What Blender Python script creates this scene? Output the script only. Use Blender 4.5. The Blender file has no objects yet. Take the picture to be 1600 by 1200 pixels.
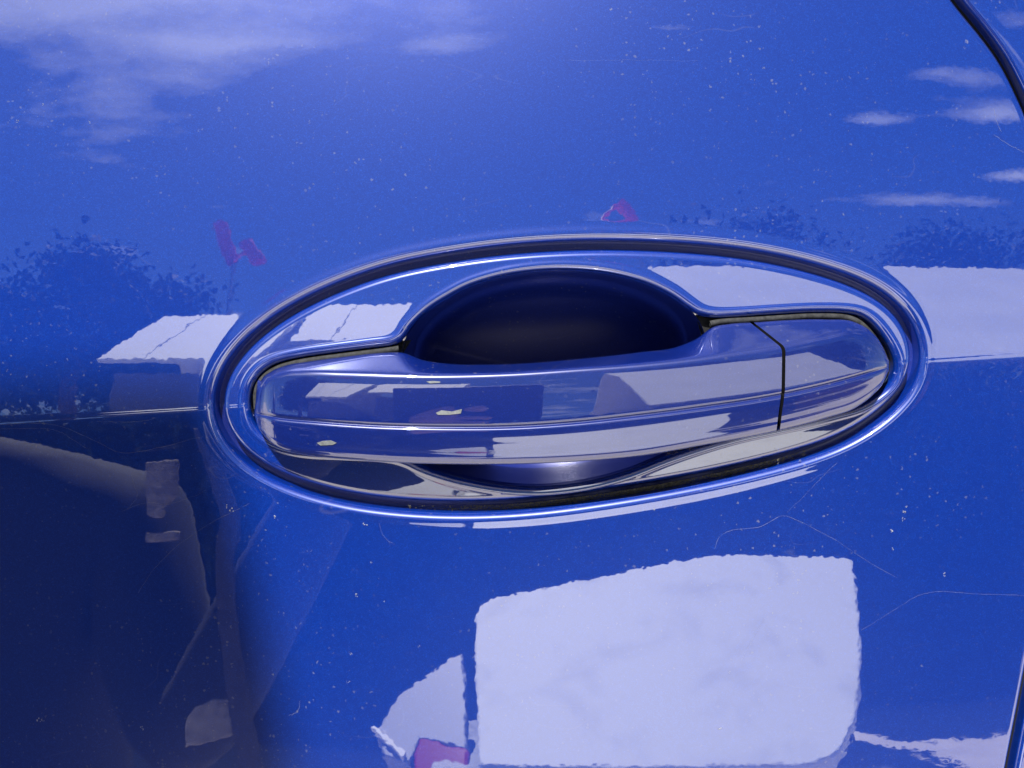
import bpy, math, random
import numpy as np
from mathutils import Vector, Matrix

random.seed(4); np.random.seed(4)
scene = bpy.context.scene
R = math.radians

# ----------------------------------------------------------------- camera, sky, sun, exposure
DIST = 0.40                      # lens to door, metres
PITCH = R(18.0)                  # camera looks down on the door
FPX = 1675.0                     # focal length in pixels of a 1600 px wide frame
O = np.array([0.0, 0.0, 0.95])   # the point of the door on the optical axis
CAM = O + DIST * np.array([0.0, -math.cos(PITCH), math.sin(PITCH)])
cam_data = bpy.data.cameras.new('camera')
cam = bpy.data.objects.new('camera', cam_data)
scene.collection.objects.link(cam)
cam.location = CAM
cam.rotation_euler = (R(90) - PITCH, 0, 0)
cam_data.sensor_width = 36.0
cam_data.lens = FPX / 1600.0 * 36.0
cam_data.clip_start = 0.005
cam_data.clip_end = 2000.0
scene.camera = cam

SUN_ELEV = R(61.0)
SUN_AZ = R(-20.0)                # from behind the camera, a little to its left
SUN = np.array([math.sin(SUN_AZ) * math.cos(SUN_ELEV), -math.cos(SUN_AZ) * math.cos(SUN_ELEV), math.sin(SUN_ELEV)])
world = bpy.data.worlds.new('World'); scene.world = world; world.use_nodes = True
wn = world.node_tree.nodes; wl = world.node_tree.links
wn.clear()
w_out = wn.new('ShaderNodeOutputWorld'); w_bg = wn.new('ShaderNodeBackground')
w_sky = wn.new('ShaderNodeTexSky'); w_sky.sky_type = 'NISHITA'; w_sky.sun_disc = False
w_sky.sun_elevation = SUN_ELEV; w_sky.sun_rotation = math.atan2(SUN[0], SUN[1])
w_sky.altitude = 1500; w_sky.air_density = 0.55; w_sky.dust_density = 0.0; w_sky.ozone_density = 3.0
w_bg.inputs['Strength'].default_value = 0.05
# drifting white clouds over the whole sky
w_tc = wn.new('ShaderNodeTexCoord')
w_sep = wn.new('ShaderNodeSeparateXYZ'); wl.new(w_tc.outputs['Generated'], w_sep.inputs[0])
w_max = wn.new('ShaderNodeMath'); w_max.operation = 'MAXIMUM'; wl.new(w_sep.outputs[2], w_max.inputs[0]); w_max.inputs[1].default_value = 0.03
w_div = wn.new('ShaderNodeVectorMath'); w_div.operation = 'DIVIDE'
w_cmb = wn.new('ShaderNodeCombineXYZ')
for i in range(3): wl.new(w_max.outputs[0], w_cmb.inputs[i])
wl.new(w_tc.outputs['Generated'], w_div.inputs[0]); wl.new(w_cmb.outputs[0], w_div.inputs[1])   # a flat cloud deck seen from below
w_map = wn.new('ShaderNodeMapping'); wl.new(w_div.outputs[0], w_map.inputs[0])
w_map.inputs['Location'].default_value = (3.7, 1.2, 0.0); w_map.inputs['Scale'].default_value = (1.0, 1.7, 1.0)
w_ns = wn.new('ShaderNodeTexNoise'); wl.new(w_map.outputs[0], w_ns.inputs['Vector'])
w_ns.inputs['Scale'].default_value = 2.6; w_ns.inputs['Detail'].default_value = 7.0; w_ns.inputs['Roughness'].default_value = 0.58
def w_math(op, a, b):
    n = wn.new('ShaderNodeMath'); n.operation = op
    for i, x in enumerate((a, b)):
        if isinstance(x, (int, float)): n.inputs[i].default_value = x
        elif x is not None: wl.new(x, n.inputs[i])
    return n.outputs[0]
def w_blob(cx, cy, sx, sy, amp):
    a = wn.new('ShaderNodeVectorMath'); a.operation = 'SUBTRACT'; wl.new(w_div.outputs[0], a.inputs[0]); a.inputs[1].default_value = (cx, cy, 1.0)
    b = wn.new('ShaderNodeVectorMath'); b.operation = 'DIVIDE'; wl.new(a.outputs[0], b.inputs[0]); b.inputs[1].default_value = (sx, sy, 1.0)
    d = wn.new('ShaderNodeVectorMath'); d.operation = 'DOT_PRODUCT'; wl.new(b.outputs[0], d.inputs[0]); wl.new(b.outputs[0], d.inputs[1])
    return w_math('MULTIPLY', w_math('EXPONENT', w_math('MULTIPLY', d.outputs['Value'], -1.0), None), amp)
w_val = w_math('MULTIPLY', w_math('SUBTRACT', w_ns.outputs['Fac'], 0.52), 1.9)
for blob in [(0.0, -1.45, 1.7, 0.75, -0.42),                       # a clear stretch of sky, and the clouds that stand in it
             (-0.70, -0.90, 0.48, 0.22, 1.15), (-0.44, -1.13, 0.20, 0.05, 0.50), (-0.85, -1.30, 0.6, 0.30, 0.30),
             (0.72, -1.40, 0.10, 0.035, 0.66), (0.95, -1.36, 0.10, 0.045, 0.70), (0.84, -1.06, 0.10, 0.03, 0.5), (0.80, -1.23, 0.12, 0.03, 0.34),
             (0.98, -1.76, 0.30, 0.055, 0.66), (1.15, -1.62, 0.12, 0.035, 0.66), (0.45, -1.90, 0.10, 0.03, 0.45), (0.24, -1.12, 0.05, 0.012, 0.5), (-0.12, -1.17, 0.10, 0.03, 0.36)]:
    w_val = w_math('ADD', w_val, w_blob(*blob))
w_rmp = wn.new('ShaderNodeValToRGB'); wl.new(w_val, w_rmp.inputs[0])
w_rmp.color_ramp.elements[0].position = 0.0; w_rmp.color_ramp.elements[1].position = 0.60
w_mix = wn.new('ShaderNodeMixRGB'); wl.new(w_rmp.outputs[0], w_mix.inputs[0])
wl.new(w_sky.outputs[0], w_mix.inputs[1]); w_mix.inputs[2].default_value = (9.0, 9.2, 9.6, 1)
wl.new(w_mix.outputs[0], w_bg.inputs['Color']); wl.new(w_bg.outputs[0], w_out.inputs[0])

sun_data = bpy.data.lights.new('sun', 'SUN'); sun_data.energy = 5.0; sun_data.angle = R(0.53); sun_data.color = (1.0, 0.955, 0.88)
sun = bpy.data.objects.new('sun', sun_data); scene.collection.objects.link(sun)
sun.rotation_euler = Vector(SUN.tolist()).to_track_quat('Z', 'Y').to_euler()
sun.location = (SUN * 20).tolist()

scene.render.engine = 'CYCLES'
scene.view_settings.view_transform = 'Standard'
scene.view_settings.look = 'None'
scene.view_settings.exposure = 1.0
scene.view_settings.gamma = 1.0
scene.view_settings.use_curve_mapping = False
scene.cycles.max_bounces = 8

# ----------------------------------------------------------------- door frame of reference
T0 = R(14.0); ROLL = R(3.8)      # the door leans back; its crease climbs towards the rear
N = np.array([0.0, -math.cos(T0), math.sin(T0)])
W = np.array([0.0, math.sin(T0), math.cos(T0)])
XA = np.array([1.0, 0.0, 0.0])
U = math.cos(ROLL) * XA + math.sin(ROLL) * W      # along the crease, rearward
V = math.sin(ROLL) * XA - math.cos(ROLL) * W      # down the door
C_F = np.array([0.0, math.cos(PITCH), -math.sin(PITCH)]); C_U = np.array([0.0, math.sin(PITCH), math.cos(PITCH)])
CREASE_PX = (320.0, 640.0)       # a point of the crease in the frame

def unproj(px, py, h=0.0):
    """pixel(s) of the 1600x1200 frame -> (u, v) on the plane h metres outside the door's reference plane"""
    px = np.asarray(px, float); py = np.asarray(py, float); h = np.asarray(h, float)
    d = C_F + ((px - 800.0) / FPX)[..., None] * XA - ((py - 600.0) / FPX)[..., None] * C_U
    k = (h - (CAM - O) @ N) / (d @ N)
    p = (CAM - O) + k[..., None] * d
    return np.stack([p @ U, p @ V - V_CR], -1)
V_CR = 0.0
V_CR = float(unproj(*CREASE_PX)[1])                # v = 0 on the crease
def to_world(u, v, h):
    u = np.asarray(u, float)[..., None]; v = np.asarray(v, float)[..., None]; h = np.asarray(h, float)[..., None]
    return O + u * U + (v + V_CR) * V + h * N

# ---- the door skin: height over the reference plane
_v = np.linspace(-0.6, 0.8, 28001)
_up = 0.050 + 0.50 * np.clip(-_v, 0, 0.30)
_lo = 0.004 - 0.16 * np.clip(_v, 0, 0.5)
_sg = 1.0 / (1.0 + np.exp(np.clip(_v / 0.0005, -60, 60)))
_sl = _lo * (1 - _sg) + _up * _sg + 0.10 * np.exp(-((_v + 0.0004) / 0.0006) ** 2)
_H = np.concatenate([[0], np.cumsum(0.5 * (_sl[1:] + _sl[:-1]) * (_v[1] - _v[0]))])
_H -= np.interp(0.0, _v, _H)
def h_door(u, v):
    return np.interp(v, _v, _H) - u * u / (2 * 3.2)

def unproj_skin(px, py):
    px = np.asarray(px, float); py = np.asarray(py, float); h = np.zeros(px.shape)
    for _ in range(6):
        uv = unproj(px, py, h); h = h_door(uv[..., 0], uv[..., 1])
    return uv

# ---- closed outlines
def closed_curve(pts, n, smooth=0.0, power=1.0):
    p = np.asarray(pts, float); m = len(p); out = []
    for i in range(m):
        p0, p1, p2, p3 = p[i - 1], p[i], p[(i + 1) % m], p[(i + 2) % m]
        t = np.linspace(0, 1, 40, endpoint=False)[:, None]
        out.append(0.5 * (2 * p1 + (p2 - p0) * t + (2 * p0 - 5 * p1 + 4 * p2 - p3) * t ** 2 + (3 * p1 - p0 - 3 * p2 + p3) * t ** 3))
    c = np.concatenate(out)
    return resample(c, n, smooth)
def resample(c, n, smooth=0.0):
    cc = np.vstack([c, c[:1]]); s = np.concatenate([[0], np.cumsum(np.linalg.norm(np.diff(cc, axis=0), axis=1))])
    q = np.linspace(0, s[-1], n, endpoint=False)
    r = np.stack([np.interp(q, s, cc[:, k]) for k in range(2)], -1)
    if smooth > 0:
        f = np.fft.fftfreq(n, d=s[-1] / n)
        g = np.exp(-2 * (math.pi * f * smooth) ** 2)[:, None]
        r = np.real(np.fft.ifft(np.fft.fft(r, axis=0) * g, axis=0))
    return r
def normals2(c):
    t = np.roll(c, -1, 0) - np.roll(c, 1, 0); t /= np.linalg.norm(t, axis=1)[:, None]
    n = np.stack([t[:, 1], -t[:, 0]], -1)
    if np.mean(np.sum(n * (c - c.mean(0)), 1)) < 0: n = -n
    return n

GROOVE = [(332,637),(340,594),(361,560),(400,520),(450,486),(500,460),(600,422),(700,402),(780,390.5),(870,383.7),(960,382),(1060,386),(1150,394),(1230,408),
          (1300,427),(1356,447),(1401,474),(1424,502),(1437,532),(1440,560),(1435,590),(1418,616),(1395,638),(1350,671),(1300,697),(1210,723),(1120,744.5),(1000,767),
          (880,785),(790,793.5),(700,795.5),(620,791),(550,782),(470,762),(400,731),(358,696),(338,664)]
HOLE = [(392,650),(389,628),(394,603),(408,583),(430,569),(465,560),(520,552),(580,544.5),(613,540),(630,530),(643,511),(668,487),(700,466),(740,446),(800,430),(870,423),
        (940,427),(1000,441),(1045,461),(1074,481),(1094,493),(1120,497),(1160,495.5),(1210,492),(1270,489),(1325,490),(1352,498),(1375,520),(1393,548),(1400,572),(1394,595),
        (1375,614),(1345,632),(1300,645),(1250,657),(1200,668),(1150,679),(1095,695),(1040,714),(980,738),(920,754),(860,762),(810,762),(760,756),(710,745),(668,731),(635,715),
        (600,707),(540,704),(490,702),(450,696),(420,684),(402,669)]
BOWL = [(628,552),(634,530),(647,510),(670,486),(701,465),(740,446),(800,430),(870,423),(940,427),(1000,441),(1045,461),(1076,483),(1094,505),(1104,535),(1108,580),(1102,640),
        (1078,690),(1040,714),(980,738),(920,754),(860,762),(810,762),(760,756),(710,745),(668,731),(640,708),(626,680),(620,640),(620,590)]
PXM = DIST / FPX                 # metres per pixel on the door

NG = 2600
groove = closed_curve([unproj_skin(*p) for p in GROOVE], NG, 0.010)
gn = normals2(groove)
GEOM_END = True

# ----------------------------------------------------------------- node helpers and materials
def new_mat(name):
    m = bpy.data.materials.new(name); m.use_nodes = True
    return m, m.node_tree.nodes, m.node_tree.links, m.node_tree.nodes['Principled BSDF']
def nd(nodes, kind, **kw):
    n = nodes.new(kind)
    for k, v in kw.items(): setattr(n, k, v)
    return n
def noise(nodes, links, vec, scale, detail=3.0, rough=0.5, dist=0.0):
    n = nodes.new('ShaderNodeTexNoise'); links.new(vec, n.inputs['Vector'])
    n.inputs['Scale'].default_value = scale; n.inputs['Detail'].default_value = detail
    n.inputs['Roughness'].default_value = rough; n.inputs['Distortion'].default_value = dist
    return n.outputs['Fac']
def ramp(nodes, links, fac, stops):
    n = nodes.new('ShaderNodeValToRGB'); links.new(fac, n.inputs[0]); cr = n.color_ramp
    while len(cr.elements) < len(stops): cr.elements.new(0.5)
    for e, (p, c) in zip(cr.elements, stops):
        e.position = p; e.color = (c, c, c, 1) if not isinstance(c, tuple) else (*c, 1)
    return n.outputs['Color']
def math_n(nodes, links, op, a, b=None):
    n = nodes.new('ShaderNodeMath'); n.operation = op
    for i, x in enumerate((a, b)):
        if x is None: continue
        if isinstance(x, (int, float)): n.inputs[i].default_value = x
        else: links.new(x, n.inputs[i])
    return n.outputs[0]
def simple_mat(name, col, rough=0.5, spec=0.5, metallic=0.0, var=0.25, scale=40.0, bump=0.0, coat=0.0):
    m, n, l, b = new_mat(name)
    tc = nd(n, 'ShaderNodeTexCoord')
    f = noise(n, l, tc.outputs['Object'], scale, 4.0, 0.6)
    lo = tuple(c * (1 - var) for c in col); hi = tuple(min(1, c * (1 + var)) for c in col)
    c = ramp(n, l, f, [(0.3, lo), (0.7, hi)])
    l.new(c, b.inputs['Base Color'])
    b.inputs['Roughness'].default_value = rough; b.inputs['Specular IOR Level'].default_value = spec
    b.inputs['Metallic'].default_value = metallic; b.inputs['Coat Weight'].default_value = coat
    if bump:
        bp = nd(n, 'ShaderNodeBump'); bp.inputs['Strength'].default_value = bump; bp.inputs['Distance'].default_value = 0.002
        l.new(f, bp.inputs['Height']); l.new(bp.outputs[0], b.inputs['Normal'])
    return m

def paint_mat(name, dusty=0.0, scratch=1.0, cols=None, coat_ior=2.9, coat_rough=0.012, metal=0.15, peel=0.06):
    """metallic blue under a glossy, slightly dusty and scratched clear coat"""
    m, n, l, b = new_mat(name)
    geo = nd(n, 'ShaderNodeNewGeometry'); P = geo.outputs['Position']
    # metal flakes in the base coat
    vo = nd(n, 'ShaderNodeTexVoronoi'); l.new(P, vo.inputs['Vector']); vo.inputs['Scale'].default_value = 3800.0
    sv = nd(n, 'ShaderNodeSeparateColor'); l.new(vo.outputs['Color'], sv.inputs[0])
    cols = cols or [(0.0003, 0.020, 0.225), (0.0006, 0.030, 0.285), (0.0015, 0.046, 0.37)]
    base = ramp(n, l, sv.outputs[0], [(0.0, cols[0]), (0.8, cols[1]), (1.0, cols[2])])
    # dust: fine specks, bigger flecks, soft haze
    wn1 = nd(n, 'ShaderNodeTexNoise'); l.new(P, wn1.inputs['Vector']); wn1.inputs['Scale'].default_value = 1400.0; wn1.inputs['Detail'].default_value = 2.0
    wv = nd(n, 'ShaderNodeVectorMath', operation='MULTIPLY_ADD'); l.new(wn1.outputs['Color'], wv.inputs[0]); wv.inputs[1].default_value = (0.0016, 0.0016, 0.0016); l.new(P, wv.inputs[2])
    PW = wv.outputs[0]
    v1 = nd(n, 'ShaderNodeTexVoronoi'); l.new(PW, v1.inputs['Vector']); v1.inputs['Scale'].default_value = 640.0
    s1 = nd(n, 'ShaderNodeSeparateColor'); l.new(v1.outputs['Color'], s1.inputs[0])
    rad1 = math_n(n, l, 'MULTIPLY', math_n(n, l, 'POWER', s1.outputs[0], 6.0), 0.34)
    d1 = math_n(n, l, 'LESS_THAN', v1.outputs['Distance'], rad1)
    v2 = nd(n, 'ShaderNodeTexVoronoi'); l.new(PW, v2.inputs['Vector']); v2.inputs['Scale'].default_value = 130.0
    s2 = nd(n, 'ShaderNodeSeparateColor'); l.new(v2.outputs['Color'], s2.inputs[0])
    wob = noise(n, l, P, 900.0, 2.0)
    rad2 = math_n(n, l, 'MULTIPLY', math_n(n, l, 'POWER', s2.outputs[1], 16.0), math_n(n, l, 'MULTIPLY', wob, 0.20))
    d2 = math_n(n, l, 'LESS_THAN', v2.outputs['Distance'], rad2)
    patch = ramp(n, l, noise(n, l, P, 14.0, 3.0), [(0.40, 0.08), (0.66, 1.0)])
    specks = math_n(n, l, 'MULTIPLY', math_n(n, l, 'MAXIMUM', math_n(n, l, 'MULTIPLY', d1, 0.5), d2), patch)
    # hairline scratches: thin level lines of a stretched noise, only here and there
    mp = nd(n, 'ShaderNodeMapping'); l.new(P, mp.inputs[0]); mp.inputs['Rotation'].default_value = (0, R(35), 0); mp.inputs['Scale'].default_value = (1.0, 1.0, 2.6)
    f1 = noise(n, l, mp.outputs[0], 17.0, 1.5, 0.5, 0.3)
    line1 = ramp(n, l, math_n(n, l, 'ABSOLUTE', math_n(n, l, 'SUBTRACT', f1, 0.46)), [(0.0, 1.0), (0.0009, 0.0)])
    where1 = ramp(n, l, noise(n, l, P, 31.0, 2.0), [(0.55, 0.0), (0.62, 1.0)])
    mp2 = nd(n, 'ShaderNodeMapping'); l.new(P, mp2.inputs[0]); mp2.inputs['Rotation'].default_value = (0, R(-50), 0); mp2.inputs['Scale'].default_value = (1.0, 1.0, 5.0); mp2.inputs['Location'].default_value = (3, 1, 2)
    f2 = noise(n, l, mp2.outputs[0], 60.0, 1.0, 0.5, 0.2)
    line2 = ramp(n, l, math_n(n, l, 'ABSOLUTE', math_n(n, l, 'SUBTRACT', f2, 0.55)), [(0.0, 0.8), (0.0022, 0.0)])
    where2 = ramp(n, l, noise(n, l, P, 70.0, 2.0), [(0.62, 0.0), (0.66, 1.0)])
    scr = math_n(n, l, 'MULTIPLY', math_n(n, l, 'MAXIMUM', math_n(n, l, 'MULTIPLY', line1, where1), math_n(n, l, 'MULTIPLY', line2, where2)), 0.07 * scratch)
    haze = math_n(n, l, 'MULTIPLY', ramp(n, l, noise(n, l, P, 9.0, 5.0, 0.62), [(0.35, 0.0), (0.75, 1.0)]), 0.003)
    dust = math_n(n, l, 'MAXIMUM', math_n(n, l, 'MULTIPLY', specks, 0.60), scr)
    dust = math_n(n, l, 'MINIMUM', math_n(n, l, 'ADD', math_n(n, l, 'ADD', dust, haze), dusty), 0.8)
    b.inputs['Metallic'].default_value = metal; b.inputs['Roughness'].default_value = 0.30
    l.new(base, b.inputs['Base Color'])
    b.inputs['Coat Weight'].default_value = 1.0; b.inputs['Coat Roughness'].default_value = coat_rough; b.inputs['Coat IOR'].default_value = coat_ior
    # orange peel in the clear coat
    op = noise(n, l, P, 300.0, 1.0, 0.5)
    bp = nd(n, 'ShaderNodeBump'); bp.inputs['Strength'].default_value = peel; bp.inputs['Distance'].default_value = 0.00008
    l.new(op, bp.inputs['Height']); l.new(bp.outputs[0], b.inputs['Coat Normal'])
    db = nd(n, 'ShaderNodeBsdfDiffuse'); db.inputs['Color'].default_value = (0.23, 0.23, 0.24, 1)
    mx = nd(n, 'ShaderNodeMixShader'); l.new(dust, mx.inputs[0]); l.new(b.outputs[0], mx.inputs[1]); l.new(db.outputs[0], mx.inputs[2])
    l.new(mx.outputs[0], n['Material Output'].inputs['Surface'])
    return m

M_PAINT = paint_mat('blue_car_paint')
HC = [(0.0006, 0.009, 0.120), (0.0010, 0.012, 0.150), (0.003, 0.022, 0.20)]
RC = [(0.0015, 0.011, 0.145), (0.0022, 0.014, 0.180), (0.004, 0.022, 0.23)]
M_HPAINT = paint_mat('blue_handle_paint', dusty=0.002, scratch=1.4, cols=HC, coat_ior=2.4, metal=0.12, peel=0.045)
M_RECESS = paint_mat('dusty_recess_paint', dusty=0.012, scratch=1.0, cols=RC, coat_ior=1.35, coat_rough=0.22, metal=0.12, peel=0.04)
M_BLACK = simple_mat('black_rubber', (0.006, 0.006, 0.007), rough=0.55, spec=0.3)
M_SEAL = simple_mat('weathered_seal_rubber', (0.033, 0.034, 0.036), rough=0.8, spec=0.2, scale=700, var=0.5)
M_MOSS = simple_mat('dry_moss', (0.115, 0.108, 0.078), rough=0.95, spec=0.1, scale=900, var=0.6)
M_DIRT = simple_mat('pale_dirt', (0.26, 0.22, 0.15), rough=0.95, spec=0.1, scale=900, var=0.5)

# ----------------------------------------------------------------- mesh helpers
def link(o, parent=None):
    scene.collection.objects.link(o)
    if parent is not None: o.parent = parent
    return o
def empty(name, loc, label=None, cat=None, group=None):
    o = bpy.data.objects.new(name, None); link(o); o.location = loc; o.empty_display_size = 0.05
    if label: o['label'] = label
    if cat: o['category'] = cat
    if group: o['group'] = group
    return o
def mesh_obj(name, verts, faces, mat, parent=None, smooth=True):
    """verts in world space; the object's origin is moved to its parent's"""
    verts = np.asarray(verts, float).reshape(-1, 3)
    base = np.array(parent_world(parent))
    me = bpy.data.meshes.new(name)
    v = verts - base
    if isinstance(faces, np.ndarray):
        me.vertices.add(len(v)); me.vertices.foreach_set('co', v.astype(np.float32).ravel())
        nf, k = faces.shape
        me.loops.add(nf * k); me.loops.foreach_set('vertex_index', faces.astype(np.int32).ravel())
        me.polygons.add(nf); me.polygons.foreach_set('loop_start', np.arange(0, nf * k, k, dtype=np.int32))
        me.update(calc_edges=True)
    else:
        me.from_pydata(v.tolist(), [], faces); me.update()
    me.polygons.foreach_set('use_smooth', np.full(len(me.polygons), smooth))
    me.validate(); me.materials.append(mat)
    return link(bpy.data.objects.new(name, me), parent)
def parent_world(p):
    if p is None: return (0, 0, 0)
    x = np.zeros(3)
    while p is not None:
        x = x + np.array(p.location); p = p.parent
    return x
def grid_faces(r, c, closed):
    i = np.arange(r - 1)[:, None]; cc = c if closed else c - 1; j = np.arange(cc)[None, :]; jn = (j + 1) % c
    return np.stack([(i * c + j), (i * c + jn), ((i + 1) * c + jn), ((i + 1) * c + j)], -1).reshape(-1, 4)
def grid_obj(name, G, mat, parent=None, closed=False, flip=False):
    r, c = G.shape[:2]; f = grid_faces(r, c, closed)
    if flip: f = f[:, ::-1]
    return mesh_obj(name, G.reshape(-1, 3), f, mat, parent)

# ----------------------------------------------------------------- the door
door = empty('car_door', O.tolist(), 'glossy blue metallic car door with an oval set-in pull handle', 'car door')

GAP = [(1200,-420),(1330,-215),(1420,-95),(1488,0),(1530,52),(1562,97),(1589,150),(1606,195),(1632,300),(1648,450),(1652,620),(1643,800),(1624,930),(1601,1050),(1588,1118),(1572,1200),(1548,1330),(1500,1500),(1440,1700)]
gp = np.array(GAP, float)
def open_curve(pts, n):
    p = np.asarray(pts, float); p = np.vstack([2 * p[0] - p[1], p, 2 * p[-1] - p[-2]]); out = []
    for i in range(1, len(p) - 2):
        t = np.linspace(0, 1, 40, endpoint=False)[:, None]; p0, p1, p2, p3 = p[i - 1:i + 3]
        out.append(0.5 * (2 * p1 + (p2 - p0) * t + (2 * p0 - 5 * p1 + 4 * p2 - p3) * t ** 2 + (3 * p1 - p0 - 3 * p2 + p3) * t ** 3))
    c = np.concatenate(out + [p[-2][None]]); s = np.concatenate([[0], np.cumsum(np.linalg.norm(np.diff(c, axis=0), axis=1))])
    q = np.linspace(0, s[-1], n); return np.stack([np.interp(q, s, c[:, k]) for k in range(2)], -1)
gap_uv = unproj_skin(*open_curve(GAP, 400).T)          # the door's rear edge on the door plane

# outer boundary of the door sheet: rear edge, then a generous margin round the frame
c_tl = unproj(-1600, -800); c_bl = unproj(-1600, 2500)
boundary = np.vstack([gap_uv, [c_bl + [0.28, 0.0]], [c_bl], [c_tl]])
def ray_to_boundary(p, d):
    a = boundary; b = np.roll(boundary, -1, 0); e = b - a
    den = d[0] * e[:, 1] - d[1] * e[:, 0]
    w = a - p
    with np.errstate(all='ignore'):
        t = (w[:, 0] * e[:, 1] - w[:, 1] * e[:, 0]) / den; s = (w[:, 0] * d[1] - w[:, 1] * d[0]) / den
    ok = (t > 0) & (s >= -1e-9) & (s <= 1 + 1e-9)
    return t[ok].min()
dmax = np.array([ray_to_boundary(groove[i], gn[i]) for i in range(NG)])

GW = 0.0018                     # half the groove's width
def lip(d, r):
    """round-over of an edge: d = distance past the wall, r = radius"""
    x = np.clip(d / r, 0, 1)
    return -(r - r * np.sqrt(np.clip(1 - (1 - x) ** 2, 0, 1)))
RL = 0.0029
ds = np.concatenate([GW + RL * (1 - np.cos(np.linspace(0, math.pi / 2, 15))), np.linspace(GW + RL, GW + 0.014, 26)[1:]])
fr = np.linspace(0, 1, 120)[1:]
ring_h = []
rows = []
dd0 = GW - 0.0001
rows.append((np.full(NG, dd0 - 0.0004), np.full(NG, -0.0095)))
rows.append((np.full(NG, dd0), np.full(NG, -0.0046)))
for d in ds:
    bead = 0.00024 * math.exp(-((d - GW - 0.0030) / 0.0019) ** 2)
    rows.append((np.full(NG, d), np.full(NG, float(lip(d - GW, RL)) + bead)))
d_last = ds[-1]
ER = 0.0022
for f in fr:
    d = d_last + (dmax - d_last) * f
    e = dmax - d
    drop = lip(e, ER)
    rows.append((d, drop))
for k in np.linspace(0.35, 0.0, 7):                 # finer rows over the rounded rear edge
    pass
# replace the last row by a set that follows the round-over
last = rows[:-1]
for k in np.concatenate([np.linspace(2.0, 1.0, 4), 1 - np.sin(np.linspace(0, math.pi / 2, 10))[1:]]):
    e = np.full(NG, ER * k); d = dmax - e
    prev = last[-1][0]
    last.append((np.maximum(d, prev + 1e-7), lip(e, ER)))
last.append((dmax + 0.0002, np.full(NG, -0.012)))
G = []
for d, hh in last:
    uv = groove + gn * d[:, None]
    G.append(to_world(uv[:, 0], uv[:, 1], h_door(uv[:, 0], uv[:, 1]) + hh))
G = np.array(G)
grid_obj('outer_panel', G, M_PAINT, door, closed=True, flip=False)

# bottom of the stamped groove
gf = []
for d, hh in ((GW + 0.0012, -0.0072), (GW * 0.6, -0.0078), (0.0, -0.0080), (-GW * 0.6, -0.0078), (-GW - 0.0012, -0.0072)):
    uv = groove + gn * d; gf.append(to_world(uv[:, 0], uv[:, 1], h_door(uv[:, 0], uv[:, 1]) + hh))
grid_obj('groove_floor', np.array(gf), M_RECESS, door, closed=True, flip=False)

# ---- oval plate round the handle
MH = 3000
hole = closed_curve([unproj_skin(*p) for p in HOLE], MH, 0.0011)
hn = normals2(hole)
def h_plate(u, v):
    return h_door(u, v) - 1.9 * np.clip(v - 0.004, 0, None) ** 2 - 0.0002
ctr = unproj(862, 600)
def ang(p): return np.arctan2(p[..., 1] - ctr[1], p[..., 0] - ctr[0])
RH = 0.0030; RP = 0.0026
# outline pairs: inner ring beyond its round-over, outer ring inside its round-over
inner_edge = hole + hn * (RH + 0.0004)
ga = np.unwrap(ang(groove - gn * (GW + RP + 0.0004))); g_in = groove - gn * (GW + RP + 0.0004)
ia = np.unwrap(ang(inner_edge))
sg = 1 if ia[-1] > ia[0] else -1
ia = np.maximum.accumulate(ia * sg) * sg
if (ga[-1] > ga[0]) != (sg > 0): ga = ga[::-1]; g_in = g_in[::-1]; gidx = np.arange(NG)[::-1].astype(float)
else: gidx = np.arange(NG).astype(float)
# smooth the pairing a little so that rows stay even
step = 2 * math.pi * sg
per = np.concatenate([ia - step, ia, ia + step])
ker = np.hanning(161); ker /= ker.sum()
ia_s = np.convolve(per, ker, 'same')[MH:2 * MH]
ga3 = np.concatenate([ga - step, ga, ga + step]); gi3 = np.concatenate([gidx - (NG if gidx[1] > gidx[0] else -NG), gidx, gidx + (NG if gidx[1] > gidx[0] else -NG)])
o = np.argsort(ga3)
match = np.interp(ia_s, ga3[o], gi3[o])
def groove_at(idx, d):
    i0 = np.floor(idx).astype(int); f = (idx - i0)[:, None]
    p = groove[i0 % NG] * (1 - f) + groove[(i0 + 1) % NG] * f; nn = gn[i0 % NG] * (1 - f) + gn[(i0 + 1) % NG] * f
    nn /= np.linalg.norm(nn, axis=1)[:, None]
    return p + nn * d
P_rows = []
def add_row(uv, hh): P_rows.append(to_world(uv[:, 0], uv[:, 1], h_plate(uv[:, 0], uv[:, 1]) + hh))
add_row(hole - hn * 0.0003, -0.0060)
add_row(hole, -0.0036)
for a in np.linspace(0, math.pi / 2, 14):
    d = RH * (1 - math.cos(a)); add_row(hole + hn * d, float(lip(d, RH)) + 0.00030 * math.exp(-((d - 0.0022) / 0.0014) ** 2))
inn = hole + hn * (RH + 0.0004); outp = groove_at(match, -(GW + RP + 0.0004))
for f in np.linspace(0, 1, 70):
    e = np.linalg.norm(outp - inn, axis=1) * f
    add_row(inn * (1 - f) + outp * f, 0.00030 * np.exp(-((e + RH + 0.0004 - 0.0022) / 0.0014) ** 2))
for a in np.linspace(math.pi / 2, 0, 14):
    d = RP * (1 - math.cos(a)); add_row(groove_at(match, -(GW + d)), float(lip(d, RP)))
add_row(groove_at(match, -(GW)), -0.0044)
add_row(groove_at(match, -(GW - 0.0004)), -0.0092)
grid_obj('handle_surround', np.array(P_rows), M_PAINT, door, closed=True, flip=True)

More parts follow.
